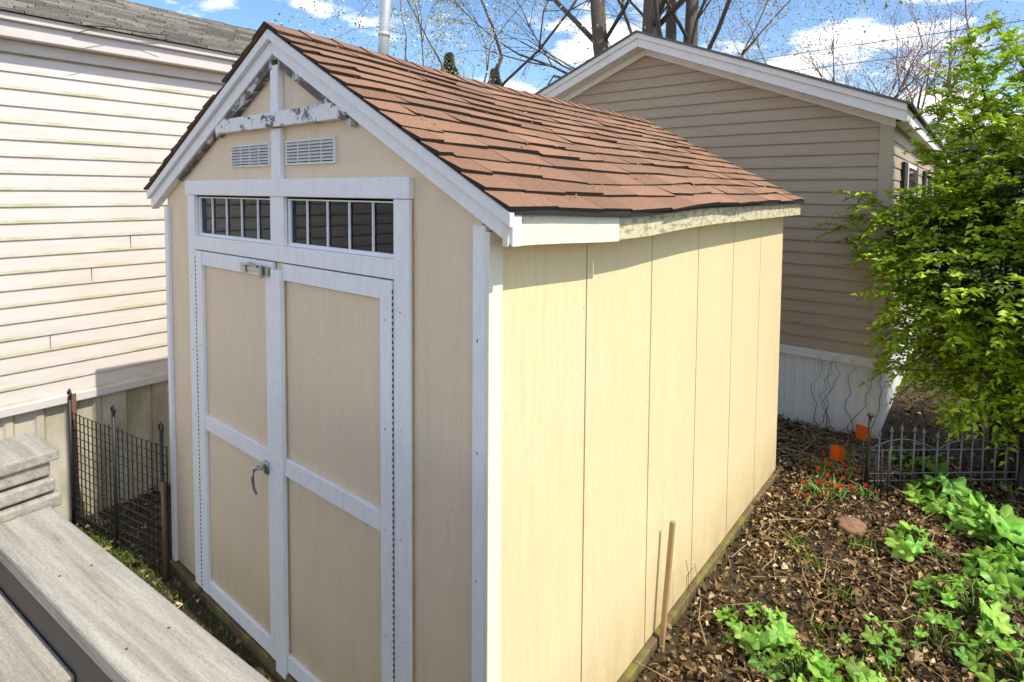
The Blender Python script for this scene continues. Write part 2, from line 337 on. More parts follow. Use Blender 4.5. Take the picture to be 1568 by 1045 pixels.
# ------------------------------------------------------------------ lap siding helper
def lap_x(mb,x,sgn,ya,yb,z0,z1,h,d,mi=0):
    z=z0
    while z<z1-1e-6:
        zt=min(z+h,z1); a=[(x+sgn*d,ya,z),(x+sgn*d,yb,z),(x+sgn*.002,yb,zt),(x+sgn*.002,ya,zt)]
        if sgn<0: a=a[::-1]
        mb.face(a,mi); b_=[(x,ya,z),(x,yb,z),(x+sgn*d,yb,z),(x+sgn*d,ya,z)]; mb.face(b_,mi); z+=h
def siding_mat(name,base,h,z0,algae,amt):
    m,nt,b,o=newmat(name); s=xyz(nt)
    col=mix(nt,nz(nt,2,(1,1,1),5),sc(base,.93),sc(base,1.05))
    col=mix(nt,1.0,col,ramp(nt,nz(nt,25,(.15,.15,1),4),.3,.6,(.92,.92,.91,1),(1,1,1,1)),'MULTIPLY')
    fr=math_(nt,'FRACT',math_(nt,'DIVIDE',math_(nt,'SUBTRACT',s[2],z0-.0001),h))
    e=math_(nt,'LESS_THAN',fr,.18); e2=math_(nt,'MULTIPLY',e,ramp(nt,nz(nt,3,(1,1,3),7,.75),.43,.62))
    col=mix(nt,math_(nt,'MULTIPLY',e2,amt),col,algae)
    g=ramp(nt,nz(nt,1.6,(1,1,1),8,.75,0,(5,5,5)),.50,.75); col=mix(nt,math_(nt,'MULTIPLY',g,amt*.3),col,algae)
    nt.links.new(col,b.inputs['Base Color']); b.inputs['Roughness'].default_value=.5
    bump(nt,b,nz(nt,50,(.1,.1,1),4),.0012); return m
# ------------------------------------------------------------------ LEFT HOUSE
lh=empty('white_mobile_home')
hz=.11; HX=-3.70
m_ws=siding_mat('white_lap_siding',(.67,.62,.585),hz,.86,(.42,.40,.12),.75)
mb=MB(); lap_x(mb,HX,1,-5,7,.86,3.18,hz,.012); mb.build('lap_siding',m_ws,lh)
mb=MB()
for (y,r0) in ((-.35,3),(.15,9),(.9,6),(-1.2,12)):
    for k in range(2): mb.box(HX+.004,HX+.0135,y+.25*k-.001,y+.25*k+.001,.87+hz*(r0+k*4),.86+hz*(r0+1+k*4)-.006)
mb.build('siding_joints',m_black,lh)
m_wt=M('white_house_trim',(.68,.63,.60),.5,.05,stain=(.35,.30,.2),ss=4,sa=(.55,.75),sf=.4,smap=(1,.3,1))
mb=MB(); mb.box(HX-.01,HX+.03,-5,7,.80,.86); mb.box(HX-.2,HX+.035,-5,7,3.18,3.26); mb.box(HX-.2,HX+.12,-5,7,3.26,3.36); mb.box(HX-.2,HX+.15,-5,7,3.36,3.41)
mb.build('eave_trim',m_wt,lh,.006)
m_sk=M('dirty_skirting',(.60,.54,.43),.6,.2,3,stain=(.20,.19,.09),ss=3,sa=(.42,.68),sf=.75,smap=(1,1,.4),bd=.002)
mb=MB(); y=-5
while y<7:
    for (a,b_,d0,d1) in ((0,.10,.0,.0),(.10,.115,.0,.018),(.115,.15,.018,.018),(.15,.165,.018,.0)):
        mb.face([(HX-.03+d0,y+a,-.12),(HX-.03+d1,y+b_,-.12),(HX-.03+d1,y+b_,.805),(HX-.03+d0,y+a,.805)])
    y+=.165
mb.build('ribbed_skirting',m_sk,lh)
mb=MB(); mb.box(-8.2,HX-.04,-5,6.98,-.1,3.3); mb.build('house_core',m_wt,lh)
m_gsh=attr_mat('grey_shingle',.9,.4,110,bd=.003,bs=160,spec=.2,stain=(.16,.15,.12))
mb=MB(); n=18; x0=HX+.17; x1=-5.9; z0=3.412; z1=4.30; Lr=x0-x1
for c in range(n):
    y=-5-random.random()*.3; xa=x0-Lr*c/n; xb=x0-Lr*(c+1)/n-.01; za=z0+(z1-z0)*c/n; zb=z0+(z1-z0)*(c+1)/n
    while y<7.05:
        w=random.choice([.3,.3,.22]); k=random.uniform(.55,1.3); col=(.29*k,.27*k,.24*k); hb=random.uniform(.012,.024)
        mb.hexa([(xb,y,zb),(xa,y,za),(xa,y+w-.006,za),(xb,y+w-.006,zb),(xb,y,zb+.002),(xa,y,za+hb),(xa,y+w-.006,za+hb),(xb,y+w-.006,zb+.002)],0,col); y+=w
mb.face([(x0,-5,z0-.003),(x0,7,z0-.003),(x1,7,z1-.003),(x1,-5,z1-.003)],0,(.03,.03,.03)); mb.face([(x1,-5,z1),(x1,7,z1),(-8.2,7,3.35),(-8.2,-5,3.35)],0,(.2,.2,.2))
mb.face([(x0-.1,7,3.3),(-8.2,7,3.3),(x1,7,z1)],0,(.6,.6,.6))
mb.build('roof_shingles',m_gsh,lh)
mb=MB(); mb.tube([(-5.17,3.67,3.6),(-5.13,3.70,4.6),(-4.99,3.81,6.6)],.072,16,0); mb.tube([(-5.137,3.695,4.4),(-5.134,3.697,4.45)],.083,16,0); mb.build('flue_pipe',m_flue,lh,smooth=True)
tw=MB(); tw.tube([(-3.52,-.20,3.40),(-3.50,.0,3.425),(-3.50,.2,3.43),(-3.51,.38,3.45)],[.003,.006,.006,.004],5,0,(.10,.07,.05)); tw.tube([(-3.50,.0,3.425),(-3.5,-.12,3.38),(-3.5,-.2,3.34)],.003,4,0,(.1,.07,.05)); tw.tube([(-3.50,.2,3.43),(-3.5,.33,3.40)],.003,4,0,(.1,.07,.05))
tw.build('fallen_twig',m_twig)
# ------------------------------------------------------------------ RIGHT (TAN) HOUSE
rh=empty('tan_mobile_home')
YH=5.0; XR=.58; XL=-4.38; PX=-1.9; PZ=4.02; EZ=3.02; hh=.122
m_ts=siding_mat('tan_lap_siding',(.47,.355,.24),hh,.74,(.26,.19,.12),.4)
mb=MB(); z=.74
def hw(z):
    return (XL,XR) if z<=EZ-.02 else (PX-(PX-XL)*(PZ-z)/(PZ-EZ+.02),PX+(XR-PX)*(PZ-z)/(PZ-EZ+.02))
while z<PZ:
    zt=min(z+hh,PZ); a0,a1=hw(z); b0,b1=hw(zt-.0001)
    mb.face([(a0,YH-.022,z),(a1,YH-.022,z),(b1,YH-.002,zt),(b0,YH-.002,zt)]); mb.face([(a0,YH,z),(a1,YH,z),(a1,YH-.022,z),(a0,YH-.022,z)][::-1]); z+=hh
lap_x(mb,XR,1,YH,17,.74,3.02,hh,.013)
mb.build('lap_siding',m_ts,rh)
mb=MB(); mb.box(XL,XR-.03,YH+.05,17,-.1,3.0); mb.prism([(XL,3.0),(XR-.03,3.0),(PX,3.98)],YH+.05,16.9); mb.build('house_core',m_ts,rh)
m_tt=M('tan_house_trim',(.52,.42,.30),.5,.08); 
mb=MB(); mb.box(XR-.085,XR+.018,YH-.030,YH-.023,.74,3.0); mb.box(XR+.014,XR+.022,YH-.030,YH+.07,.74,3.0); mb.build('corner_posts',m_tt,rh,.002)
m_hw=M('white_rake_paint',(.86,.83,.78),.5,.06,stain=(.45,.40,.3),ss=5,sa=(.58,.8),sf=.35)
sl=(PZ+.12-3.10)/(XR+.12-PX)
def rr(x): return PZ+.12-abs(x-PX)*sl
mb=MB()
for xa,xb in ((PX,XR+.14),(XL-.14,PX)):
    mb.prism([(xa,rr(xa)-.15),(xb,rr(xb)-.15),(xb,rr(xb)),(xa,rr(xa))],YH-.24,YH-.215)
    mb.prism([(xa,rr(xa)-.055),(xb,rr(xb)-.055),(xb,rr(xb)+.008),(xa,rr(xa)+.008)],YH-.262,YH-.2405)
    mb.prism([(xa,rr(xa)-.135),(xb,rr(xb)-.135),(xb,rr(xb)-.12),(xa,rr(xa)-.12)],YH-.2145,YH+.0)
    mb.prism([(xa,rr(xa)-.21),(xb-.1*(xb>0),rr(xb-.1*(xb>0))-.21),(xb-.1*(xb>0),rr(xb-.1*(xb>0))-.136),(xa,rr(xa)-.136)],YH-.035,YH-.023)
mb.box(XR+.10,XR+.135,YH-.214,17,2.95,3.085); mb.box(XR+.012,XR+.10,YH-.01,17,2.965,2.975)
mb.build('rake_and_fascia',m_hw,rh,.005)
mb=MB()
for xa,xb in ((PX,XR+.18),(XL-.18,PX)):
    mb.prism([(xa,rr(xa)+.009),(xb,rr(xb)+.009),(xb,rr(xb)+.03),(xa,rr(xa)+.03)],YH-.28,17)
mb.build('roof',M('dark_grey_roof',(.16,.15,.14),.9,.3,8),rh)
m_sk2=M('white_skirting',(.84,.82,.78),.5,.06,stain=(.40,.36,.28),ss=3,sa=(.5,.75),sf=.5,bd=.001)
mb=MB(); x=XL
while x<XR-.01:
    for (a,b_,d0,d1) in ((0,.06,.0,.0),(.06,.070,.0,.008),(.070,.082,.008,.008),(.082,.092,.008,.0)):
        xa=min(x+a,XR);xb=min(x+b_,XR); mb.face([(xa,YH+.02-d0,-.15),(xb,YH+.02-d1,-.15),(xb,YH+.02-d1,.70),(xa,YH+.02-d0,.70)])
    x+=.092
y=YH
while y<17:
    mb.face([(XR-.02,y,-.15),(XR-.02,y+.4,-.15),(XR-.02,y+.4,.7),(XR-.02,y,.7)]); y+=.4
mb.box(XL,XR+.02,YH-.036,YH+.03,.655,.742); mb.box(XR-.029,XR+.021,YH+.03,17,.66,.74); mb.box(XR-.03,XR-.005,YH+.0,YH+.03,-.15,.65)
mb.build('ribbed_skirting',m_sk2,rh)
mb=MB(); mg=MB()
for y0 in (6.3,9.2,12.2):
    mb.box(XR+.014,XR+.05,y0-.06,y0+1.0,1.35,2.65,1); mg.box(XR+.051,XR+.055,y0,y0+.94,1.41,2.6)
    for s_ in (-.38,1.02): mb.box(XR+.014,XR+.045,y0+s_,y0+s_+.3,1.35,2.65,0)
mb.build('window_shutters',[m_bwire,m_hw],rh,.004); mg.build('window_panes',m_glass,rh)
# ------------------------------------------------------------------ GROUND
m_g,nt,b,o=newmat('soil_ground')
c1=mix(nt,nz(nt,9,(1,1,1),8,.7),(.028,.018,.008),(.11,.072,.032)); gm=ramp(nt,nz(nt,.9,(1,1,1),6,.7,0,(2,3,0)),.56,.66)
s=xyz(nt); far=ramp(nt,math_(nt,'DIVIDE',s[1],40),.25,.5); gm2=math_(nt,'MAXIMUM',math_(nt,'MULTIPLY',gm,.5),far)
c1=mix(nt,gm2,c1,mix(nt,nz(nt,30),(.03,.05,.012),(.09,.13,.03)))
nt.links.new(c1,b.inputs['Base Color']); b.inputs['Roughness'].default_value=.95; bump(nt,b,nz(nt,25,detail=8,rough=.7),.03)
def gh(x,y): return -.06+.012*math.sin(x*2.1+1)*math.cos(y*1.7)-.02*math.exp(-((y+.5)/.5)**2)
mb=MB(); xs=np.concatenate([[-200,-60,-20],np.arange(-8,8.01,.4),[20,60,200]]); ys=np.concatenate([[-200,-50,-10],np.arange(-4,12.01,.4),[30,80,250]])
V=[(x,y,gh(x,y) if abs(x)<=8 and -4<=y<=12 else -.06) for y in ys for x in xs]; nx=len(xs)
mb.v=V; mb.c=[(1,1,1)]*len(V)
for j in range(len(ys)-1):
    for i in range(nx-1): mb.f.append((j*nx+i,j*nx+i+1,(j+1)*nx+i+1,(j+1)*nx+i)); mb.mi.append(0)
mb.build('ground',m_g,smooth=True)
def scatter(n,x0,x1,y0,y1): return np.stack([RNG.uniform(x0,x1,n),RNG.uniform(y0,y1,n)],1)
gh_v=lambda P: -.06+.012*np.sin(P[:,0]*2.1+1)*np.cos(P[:,1]*1.7)-.02*np.exp(-((P[:,1]+.5)/.5)**2)
parts=[scatter(38000,.05,3.0,.6,5.0),scatter(4000,-1.2,.05,3.7,5.0),scatter(3500,-3.7,-2.6,-1.2,3),scatter(2000,-2.6,.1,-1.1,-.05),scatter(3500,.6,4,5,7)]
P2=np.concatenate(parts); n=len(P2)
keep=RNG.random(n)<np.clip(.8+.45*np.sin(P2[:,0]*5+2*np.sin(P2[:,1]*3))*np.cos(P2[:,1]*4.3),.45,1); P2=P2[keep]; n=len(P2); z=gh_v(P2)+RNG.uniform(.0,.045,n)
D=np.concatenate([RNG.normal(size=(n,2)),RNG.normal(0,.35,(n,1))],1); N=np.concatenate([RNG.normal(0,.6,(n,2)),np.ones((n,1))],1)
pal=np.array([(.24,.145,.055),(.40,.26,.11),(.13,.075,.03),(.58,.42,.21),(.28,.155,.06),(.07,.042,.02),(.72,.57,.34),(.10,.06,.025),(.17,.11,.045)]); pr=np.array([.15,.12,.16,.07,.14,.13,.04,.1,.09]); Cc=pal[RNG.choice(len(pal),n,p=pr)]*RNG.uniform(.6,1.15,(n,1))
L=RNG.uniform(.018,.05,n)*np.where(RNG.random(n)<.12,1.6,1)
leaves('leaf_litter',np.column_stack([P2,z]),D,N,L,L*RNG.uniform(.35,.8,n),Cc,m_dead,fold=.3,curl=.25)
mb=MB()
for i in range(760):
    x=random.uniform(.08,2.8);y=random.uniform(.8,5.0)
    if i>440: x=random.uniform(-.4,.8);y=random.uniform(4.0,4.95)
    a=random.uniform(0,6.3);l=random.uniform(.05,.38); z=gh(x,y)+.03; k=random.uniform(.4,1.8); q=random.uniform(-.3,.3)
    mb.tube([(x,y,z),(x+math.cos(a)*l/2,y+math.sin(a)*l/2,z+random.uniform(0,.03)),(x+math.cos(a+q)*l,y+math.sin(a+q)*l,z+random.uniform(-.01,.06))],[.0035,.003,.0015],4,0,(.28*k,.20*k,.11*k))
mb.build('twig_debris',m_twig)
def grass(name,pts,n,r,h,colr):
    cs=np.array(pts); idx=RNG.integers(0,len(cs),n); P=cs[idx]+RNG.normal(0,r,(n,2)); z=gh_v(P)
    D=np.concatenate([RNG.normal(0,.35,(n,2)),np.ones((n,1))],1); N=np.concatenate([RNG.normal(size=(n,2)),np.zeros((n,1))],1)
    L=RNG.uniform(.4,1.1,n)*h; Cc=np.array(colr)*RNG.uniform(.6,1.4,(n,1)); return leaves(name,np.column_stack([P,z]),D,N,L,L*0+.006,Cc,m_leaf,fold=.1,curl=.3)
grass('grass',[(-3.3+i*.12,-.30-.02*random.random()-.1*(i%3)) for i in range(30)],16000,.12,.05,(.14,.27,.035))
grass('weed_sprouts',[(random.uniform(.25,2.4),random.uniform(1.3,4.6)) for _ in range(60)],3000,.045,.08,(.30,.46,.06))
def broadleaf(name,cx,cy,r,n,ls,seed,col=(.25,.50,.07),hgt=.18):
    rnd=random.Random(seed); mb=MB()
    for i in range(n):
        a=rnd.uniform(0,6.283); d=r*math.sqrt(rnd.random()); x=cx+math.cos(a)*d; y=cy+math.sin(a)*d; z=gh(cx,cy)+hgt*(1-.6*(d/r)**2)*rnd.uniform(.6,1.15)
        s_=ls*rnd.uniform(.45,1.2); tilt=rnd.uniform(.1,.6)+.4*d/r; k=rnd.uniform(.5,1.3); c=(col[0]*k*rnd.uniform(.8,1.25),col[1]*k,col[2]*k)
        rot=Matrix.Rotation(a,3,'Z')@Matrix.Rotation(tilt,3,'Y')@Matrix.Rotation(rnd.uniform(-.4,.4),3,'X')
        mb.tube([(cx+rnd.uniform(-.03,.03),cy+rnd.uniform(-.03,.03),gh(cx,cy)),((x+cx)/2,(y+cy)/2,z*.6),(x,y,z)],.0035,4,0,(.2,.3,.08))
        m=25; base=len(mb.v); mb.v.append((x,y,z)); mb.c.append(sc(c,.8))
        ph=rnd.uniform(0,6)
        for ring,rf in ((0,.5),(1,1)):
            for j in range(m):
                t=math.radians(22)+(2*math.pi-math.radians(44))*j/(m-1); lob=1+.18*math.cos(5.5*t+.3)*ring+.06*math.sin(17*t)*ring
                rr_=s_*rf*lob; p=rot@Vector((-math.cos(t)*rr_*.95,math.sin(t)*rr_,s_*(.22*rf*rf*math.cos(5.5*t)+.10*rf+.10*math.sin(3*t+ph)*ring)))
                mb.v.append((x+p.x,y+p.y,z+p.z)); mb.c.append(sc(c,.9+.25*math.cos(5.5*t)) if ring else sc(c,1.2))
        for j in range(m-1):
            mb.f.append((base,base+1+j,base+2+j)); mb.mi.append(0)
            mb.f.append((base+1+j,base+1+m+j,base+2+m+j,base+2+j)); mb.mi.append(0)
    return mb.build(name,m_leaf,smooth=True)
pl=[(.42,1.66,.20,30,.052),(.66,1.50,.20,28,.052),(.88,1.62,.14,16,.045),(1.3,2.6,.24,32,.058),(1.5,2.2,.22,26,.065),(1.15,3.95,.26,36,.085),(1.42,3.6,.27,34,.088),(1.52,3.15,.24,26,.085),(1.0,3.05,.14,12,.07),(1.05,4.45,.2,16,.06),(1.75,3.1,.22,20,.085),(.9,1.98,.12,10,.04),(.78,4.5,.14,10,.05),(1.15,2.2,.14,12,.045)]
for i,(x,y,r,n,ls) in enumerate(pl): broadleaf('leafy_plant',x,y,r,n,ls,i+3)
mb=MB(); 
for i in range(28):
    x=random.gauss(.40,.12);y=random.gauss(3.7,.18);h=random.uniform(.04,.12);z=gh(x,y)
    mb.tube([(x,y,z),(x+.01,y,z+h)],.003,4,0,(.1,.2,.04))
    for a in range(6):
        t=a*1.047+i; c=random.choice([(.75,.09,.02),(.8,.16,.02),(.7,.04,.03)]); r=.015
        mb.face([(x,y,z+h),(x+math.cos(t-.5)*r,y+math.sin(t-.5)*r,z+h+.016),(x+math.cos(t)*r*.9,y+math.sin(t)*r*.9,z+h+.036),(x+math.cos(t+.5)*r,y+math.sin(t+.5)*r,z+h+.016)],0,c)
    for a in range(3):
        t=random.uniform(0,6.3); mb.face([(x,y,z),(x+math.cos(t-.25)*.04,y+math.sin(t-.25)*.04,z+.05),(x+math.cos(t)*.08,y+math.sin(t)*.08,z+.09),(x+math.cos(t+.25)*.04,y+math.sin(t+.25)*.04,z+.05)],0,(.24,.42,.09))
mb.build('tulip_bed',m_leaf)
for i,(x,y,h,a) in enumerate(((.33,4.06,.22,.1),(.44,4.63,.26,-.2))):
    mb=MB(); z=gh(x,y); mb.tube([(x,y,z),(x+.01,y,z+h)],.0018,5,1)
    ux,uy=math.cos(a+.6),math.sin(a+.6); n=5
    for j in range(n):
        u0=.13*j/n;u1=.13*(j+1)/n; w0=.008*math.sin(u0*60);w1=.008*math.sin(u1*60)
        mb.face([(x+ux*u0-uy*w0,y+uy*u0+ux*w0,z+h-.13-u0*.25),(x+ux*u1-uy*w1,y+uy*u1+ux*w1,z+h-.13-u1*.25),(x+ux*u1-uy*w1,y+uy*u1+ux*w1,z+h-u1*.25),(x+ux*u0-uy*w0,y+uy*u0+ux*w0,z+h-u0*.25)],0,(.95,.13,.01))
    mb.build('marker_flag',[m_leaf,m_metal])
def stone(name,x,y,r,zs,base,seed):
    import bmesh
    bm=bmesh.new(); bmesh.ops.create_icosphere(bm,subdivisions=3,radius=1); rnd=random.Random(seed); ph=[rnd.uniform(0,6) for _ in range(6)]
    for v in bm.verts:
        c=v.co; k=1+.2*math.sin(2.3*c.x+ph[0])+.17*math.sin(3.1*c.y+ph[1])+.08*math.sin(5*c.z+ph[2])+.06*math.sin(9*c.x+7*c.y+ph[3]); c*=k; c.z=max(min(c.z,.55),-.6)
        v.co=Vector((x+c.x*r,y+c.y*r*.75,gh(x,y)+.03+c.z*r*zs))
    me=bpy.data.meshes.new(name); bm.to_mesh(me); bm.free(); me.materials.append(M(name+'_mat',base,.9,.35,20,bs=30,bd=.01)); ob=bpy.data.objects.new(name,me); C.objects.link(ob)
    for p in me.polygons: p.use_smooth=True
stone('flat_stone',.62,3.15,.11,.35,(.27,.15,.09),1); stone('garden_rock',1.75,3.75,.14,.7,(.42,.35,.27),4)
mb=MB(); mb.hexa([(.035,1.30,-.1),(.06,1.30,-.1),(.06,1.325,-.1),(.035,1.325,-.1),(.055,1.37,.60),(.08,1.37,.60),(.08,1.395,.60),(.055,1.395,.60)])
mb.build('wooden_stake',M('stake_wood',(.42,.28,.13),.7,.2,10,(1,1,.2),bs=60,bmap=(1,1,.1),bd=.002),None,.003)
mb=MB()
for i in range(7):
    x=random.uniform(.05,.5); pts=[(x,YH-.05,-.05)]
    for k in range(9): x+=random.uniform(-.07,.07); pts.append((x,YH-.04-.03*random.random(),-.05+.085*(k+1)))
    mb.tube(pts,[.004-.0003*k for k in range(10)],4,0,(.10,.08,.06))
for i in range(7):
    x=.12+random.uniform(-.04,.1); y=1.6+random.uniform(-.1,.3); pts=[(x,y,-.05)]
    for k in range(5): x+=random.uniform(-.02,.04); pts.append((x,y+random.uniform(-.02,.02),-.05+.07*(k+1)))
    mb.tube(pts,.0018,3,0,(.2,.13,.08))
mb.build('bare_vine',m_twig)
# ------------------------------------------------------------------ small fences
mb=MB(); A=Vector((-3.66,-.25,0));B=Vector((-2.50,-.07,0)); n=21; H=.82
def fp(t,z): p=A.lerp(B,t); return (p.x,p.y,gh(p.x,p.y)+z)
for i in range(n+1):
    t=i/n; mb.tube([fp(t,0),fp(t,H-.02*math.sin(t*math.pi*2)**2)],.0042,5)
for j in range(15):
    z=.04+j*.055; mb.tube([fp(k/8,z-.01*math.sin(k/8*math.pi)) for k in range(9)],.0036,4)
fe=empty('wire_garden_fence'); mb.build('wire_panel',m_bwire,fe)
mb=MB()
for t in (.0,.5,.97):
    p=fp(t,0); mb.tube([(p[0],p[1]-.01,-.1),(p[0],p[1]-.01,.85)],.011,8,0)
    mb.tube([(p[0]-.02,p[1]-.01,.85),(p[0]-.03,p[1]-.01,.88),(p[0],p[1]-.01,.90),(p[0]+.03,p[1]-.01,.88),(p[0]+.02,p[1]-.01,.85)],.007,6)
mb.tube([(-2.49,-.095,-.12),(-2.495,-.095,.55)],.014,8,1); mb.tube([(-3.67,-.235,-.1),(-3.675,-.235,.86)],.018,8,1)
mb.build('posts',[m_bwire,m_rust],fe,smooth=True)
ife=empty('iron_border_fence')
mb=MB(); A2=Vector((.62,3.86,0));B2=Vector((2.5,5.5,0)); n=26
def fq(t,z,o=0): p=A2.lerp(B2,t); return (p.x,p.y,-.06+z)
for i in range(n+1):
    t=i/n; h=.42+.06*math.cos((i%6-3)/3*math.pi*.5); w=random.uniform(-.012,.012)
    mb.tube([fq(t,-.05),(fq(t,h)[0]+w,fq(t,h)[1],fq(t,h)[2])],.0075,6); q=fq(t,h); q=(q[0]+w,q[1],q[2]); mb.tube([q,(q[0],q[1],q[2]+.012),(q[0],q[1],q[2]+.025),(q[0],q[1],q[2]+.06)],[.007,.016,.012,.001],6)
for z in (.08,.14,.33): mb.tube([fq(k/20,z) for k in range(21)],.006,5)
for i in range(0,n-5,6):
    mb.tube([fq((i+k)/n,.33+.09*math.sin(k/6*math.pi)) for k in range(7)],.006,5)
mb.build('pickets',m_iron,ife,smooth=True)
mb=MB(); mb.tube([(.62,3.84,-.1),(.64,3.84,.54)],.011,8); mb.tube([(.64,3.84,.54),(.64,3.84,.555),(.64,3.84,.575),(.64,3.84,.585)],[.004,.022,.022,.004],8)
for k in range(5): mb.tube([(.60+.045*k,3.83-.02*k,-.1),(.60+.045*k,3.83-.02*k,.36)],.006,6)
mb.build('gate_post',m_bwire,ife,smooth=True)
# ------------------------------------------------------------------ DECK RAIL
m_deck,nt,b,o=newmat('weathered_deck_wood')
col=mix(nt,nz(nt,4,(.25,1,1),5,.6),(.34,.31,.265),(.53,.49,.42))
col=mix(nt,1.0,col,ramp(nt,nz(nt,45,(.05,1,1),6,.75,.4),.32,.62,(.62,.60,.56,1),(1.05,1.05,1.03,1)),'MULTIPLY')
col=mix(nt,1.0,col,ramp(nt,nz(nt,260,(.3,1,1),3,.8),.3,.6,(.72,.71,.70,1),(1,1,1,1)),'MULTIPLY')
col=mix(nt,math_(nt,'MULTIPLY',ramp(nt,nz(nt,9,(.5,1,1),6,.7,0,(3,2,1)),.60,.74),.6),col,(.17,.14,.10))
nt.links.new(col,b.inputs['Base Color']); b.inputs['Roughness'].default_value=.8; bump(nt,b,nz(nt,45,(.05,1,1),6,.75,.4),.005)
m_deckd=M('shaded_deck_wood',(.13,.105,.08),.85,.3,6,(.3,1,1),bs=50,bd=.003)  # darker copy of the deck wood; shade below the cap painted in
dk=empty('deck_railing'); dk.location=(-.67,-1.02,0); dk.rotation_euler=(0,0,math.radians(4.9))
def dbox(name,boxes,mat,bev=.004):
    mb=MB(); 
    for b_ in boxes: mb.box(*b_)
    return mb.build(name,mat,dk,bev)
dbox('rail_cap',[(0,2.6,-.14,0,1.412,1.45)],m_deck,.006)
dbox('sub_rails',[(-.02,2.6,-.125,-.087,1.27,1.41),(-.02,2.6,-.10,-.06,.86,.95)],m_deckd)
dbox('ledge_board',[(-.4,.52,-.235,-.128,1.285,1.32)],m_deck)
dbox('balusters',[(x,x+.038,-.086,-.048,.72,1.41) for x in np.arange(.1,2.5,.14)],m_deckd)
dbox('end_post',[(-.17,-.03,-.16,.0,.0,1.43),],m_deckd)
dbox('post_cap',[(-.22,-.012,-.20,.03,1.432,1.468),(-.215,-.022,-.19,.02,1.476,1.512),(-.205,-.03,-.18,.012,1.52,1.556),(-.225,-.02,-.205,.03,1.558,1.59)],m_deck,.006)
dbox('post_core',[(-.19,-.05,-.17,.0,1.44,1.56)],m_deckd)
dbox('deck_floor',[(-.4,2.6,-1.5+.145*i,-1.5+.145*i+.139,.68,.715) for i in range(10)],m_deck)
mb=MB()
for (x,y) in ((.38,-.045),(.365,-.10),(.72,-.04),(.71,-.11),(1.3,-.04)): mb.tube([(x,y,1.445),(x,y,1.4508)],.003,8)
mb.build('screw_heads',m_rust,dk)
# ------------------------------------------------------------------ TREES
RV=Vector((.779,.627,0))
def tree(name,base,h,r,seed,levels=5,spread=.55,nchild=(3,4),twigcol=(.2,.13,.1),leafcol=None,nleaf=0,leafsize=.05,droop=0,dirs=None,bark=m_bark,start=.35,ratio=.62,leafjit=.25,thin=(.5,.72),first=.45,k0=None):
    rnd=random.Random(seed); mb=MB(); tips=[]
    def grow(p,d,l,r,lev):
        n=(6 if dirs else 4) if lev==0 else (4 if lev<3 else 3); pts=[p]; rad=[r]; q=p.copy(); dd=d.copy(); jt=.05 if (lev==0 and dirs) else .13
        for i in range(n):
            dd=(dd+Vector((rnd.gauss(0,jt),rnd.gauss(0,jt),rnd.gauss(0,jt*.6)+(.04 if lev<3 else -droop)))).normalized(); q=q+dd*l/n; pts.append(q.copy()); rad.append(r*(1-.42*(i+1)/n) if lev<levels else r*(1-.7*(i+1)/n))
        mb.tube(pts,rad,8 if lev==0 else (6 if lev==1 else (4 if lev<4 else 3)),0 if lev<2 else 1,twigcol)
        if lev>=levels-1: tips.extend([(pts[-1],dd.copy()),(pts[-2],dd.copy()),(pts[1],dd.copy())])
        if lev<levels:
            k=(k0 if (k0 and lev==0) else rnd.randint(*nchild)+(1 if lev==0 else 0))
            for i in range(k):
                t=rnd.uniform(start,1) if i else 1.0; idx=min(int(t*n),n); pp=pts[idx]
                ax=Vector((rnd.gauss(0,1),rnd.gauss(0,1),rnd.gauss(0,.4))); ax=(ax-dd*ax.dot(dd)).normalized()
                sp_=spread*rnd.uniform(.6,1.5)*(1.5 if (lev==0 and dirs and i) else 1)
                nd=(dd*math.cos(sp_)+ax*math.sin(sp_)).normalized()
                th_=rnd.uniform(.22,.38) if (lev==0 and dirs and i) else rnd.uniform(*thin)
                grow(pp,nd,l*ratio*rnd.uniform(.8,1.25),rad[idx]*th_,lev+1)
    if dirs:
        for (o,rad,fw) in dirs:
            grow(Vector(base)+RV*o*.35,(Vector((0,0,1))+RV*o*.115+Vector((-.627,.779,0))*fw).normalized(),h*first,rad,0)
    else: grow(Vector(base),Vector((0,0,1)),h*.45,r,0)
    e=empty(name); mb.build('branches',[bark,m_twig],e,smooth=True)
    if leafcol and nleaf:
        n=nleaf; idx=RNG.integers(0,len(tips),n); P=np.array([tips[i][0] for i in idx])+RNG.normal(0,leafjit,(n,3)); P[:,2]-=abs(RNG.normal(0,droop*2.5,n))
        Cc=np.array(leafcol)*RNG.uniform(.55,1.4,(n,1)); L=RNG.uniform(.6,1.3,n)*leafsize
        leaves('leaves',P,RNG.normal(size=(n,3)),RNG.normal(size=(n,3)),L,L*.6,Cc,m_fleaf,e)
    return e
tree('big_maple_tree',(-5.3,12.6,-.1),19,.30,11,levels=4,dirs=[(-1.05,.29,.03),(-.3,.32,-.02),(.55,.22,.05),(1.35,.26,.0)],leafcol=(.66,.54,.26),nleaf=11000,leafsize=.07,droop=.16,spread=.6,nchild=(3,4),ratio=.58,leafjit=.12,start=.5,first=.5,k0=7,twigcol=(.17,.13,.09))
tree('weeping_tree',(-11.5,11.5,-.1),15,.11,31,levels=5,leafcol=(.62,.54,.22),nleaf=9000,leafsize=.07,droop=.30,spread=.62,nchild=(3,3),ratio=.66,leafjit=.12,twigcol=(.18,.14,.09))
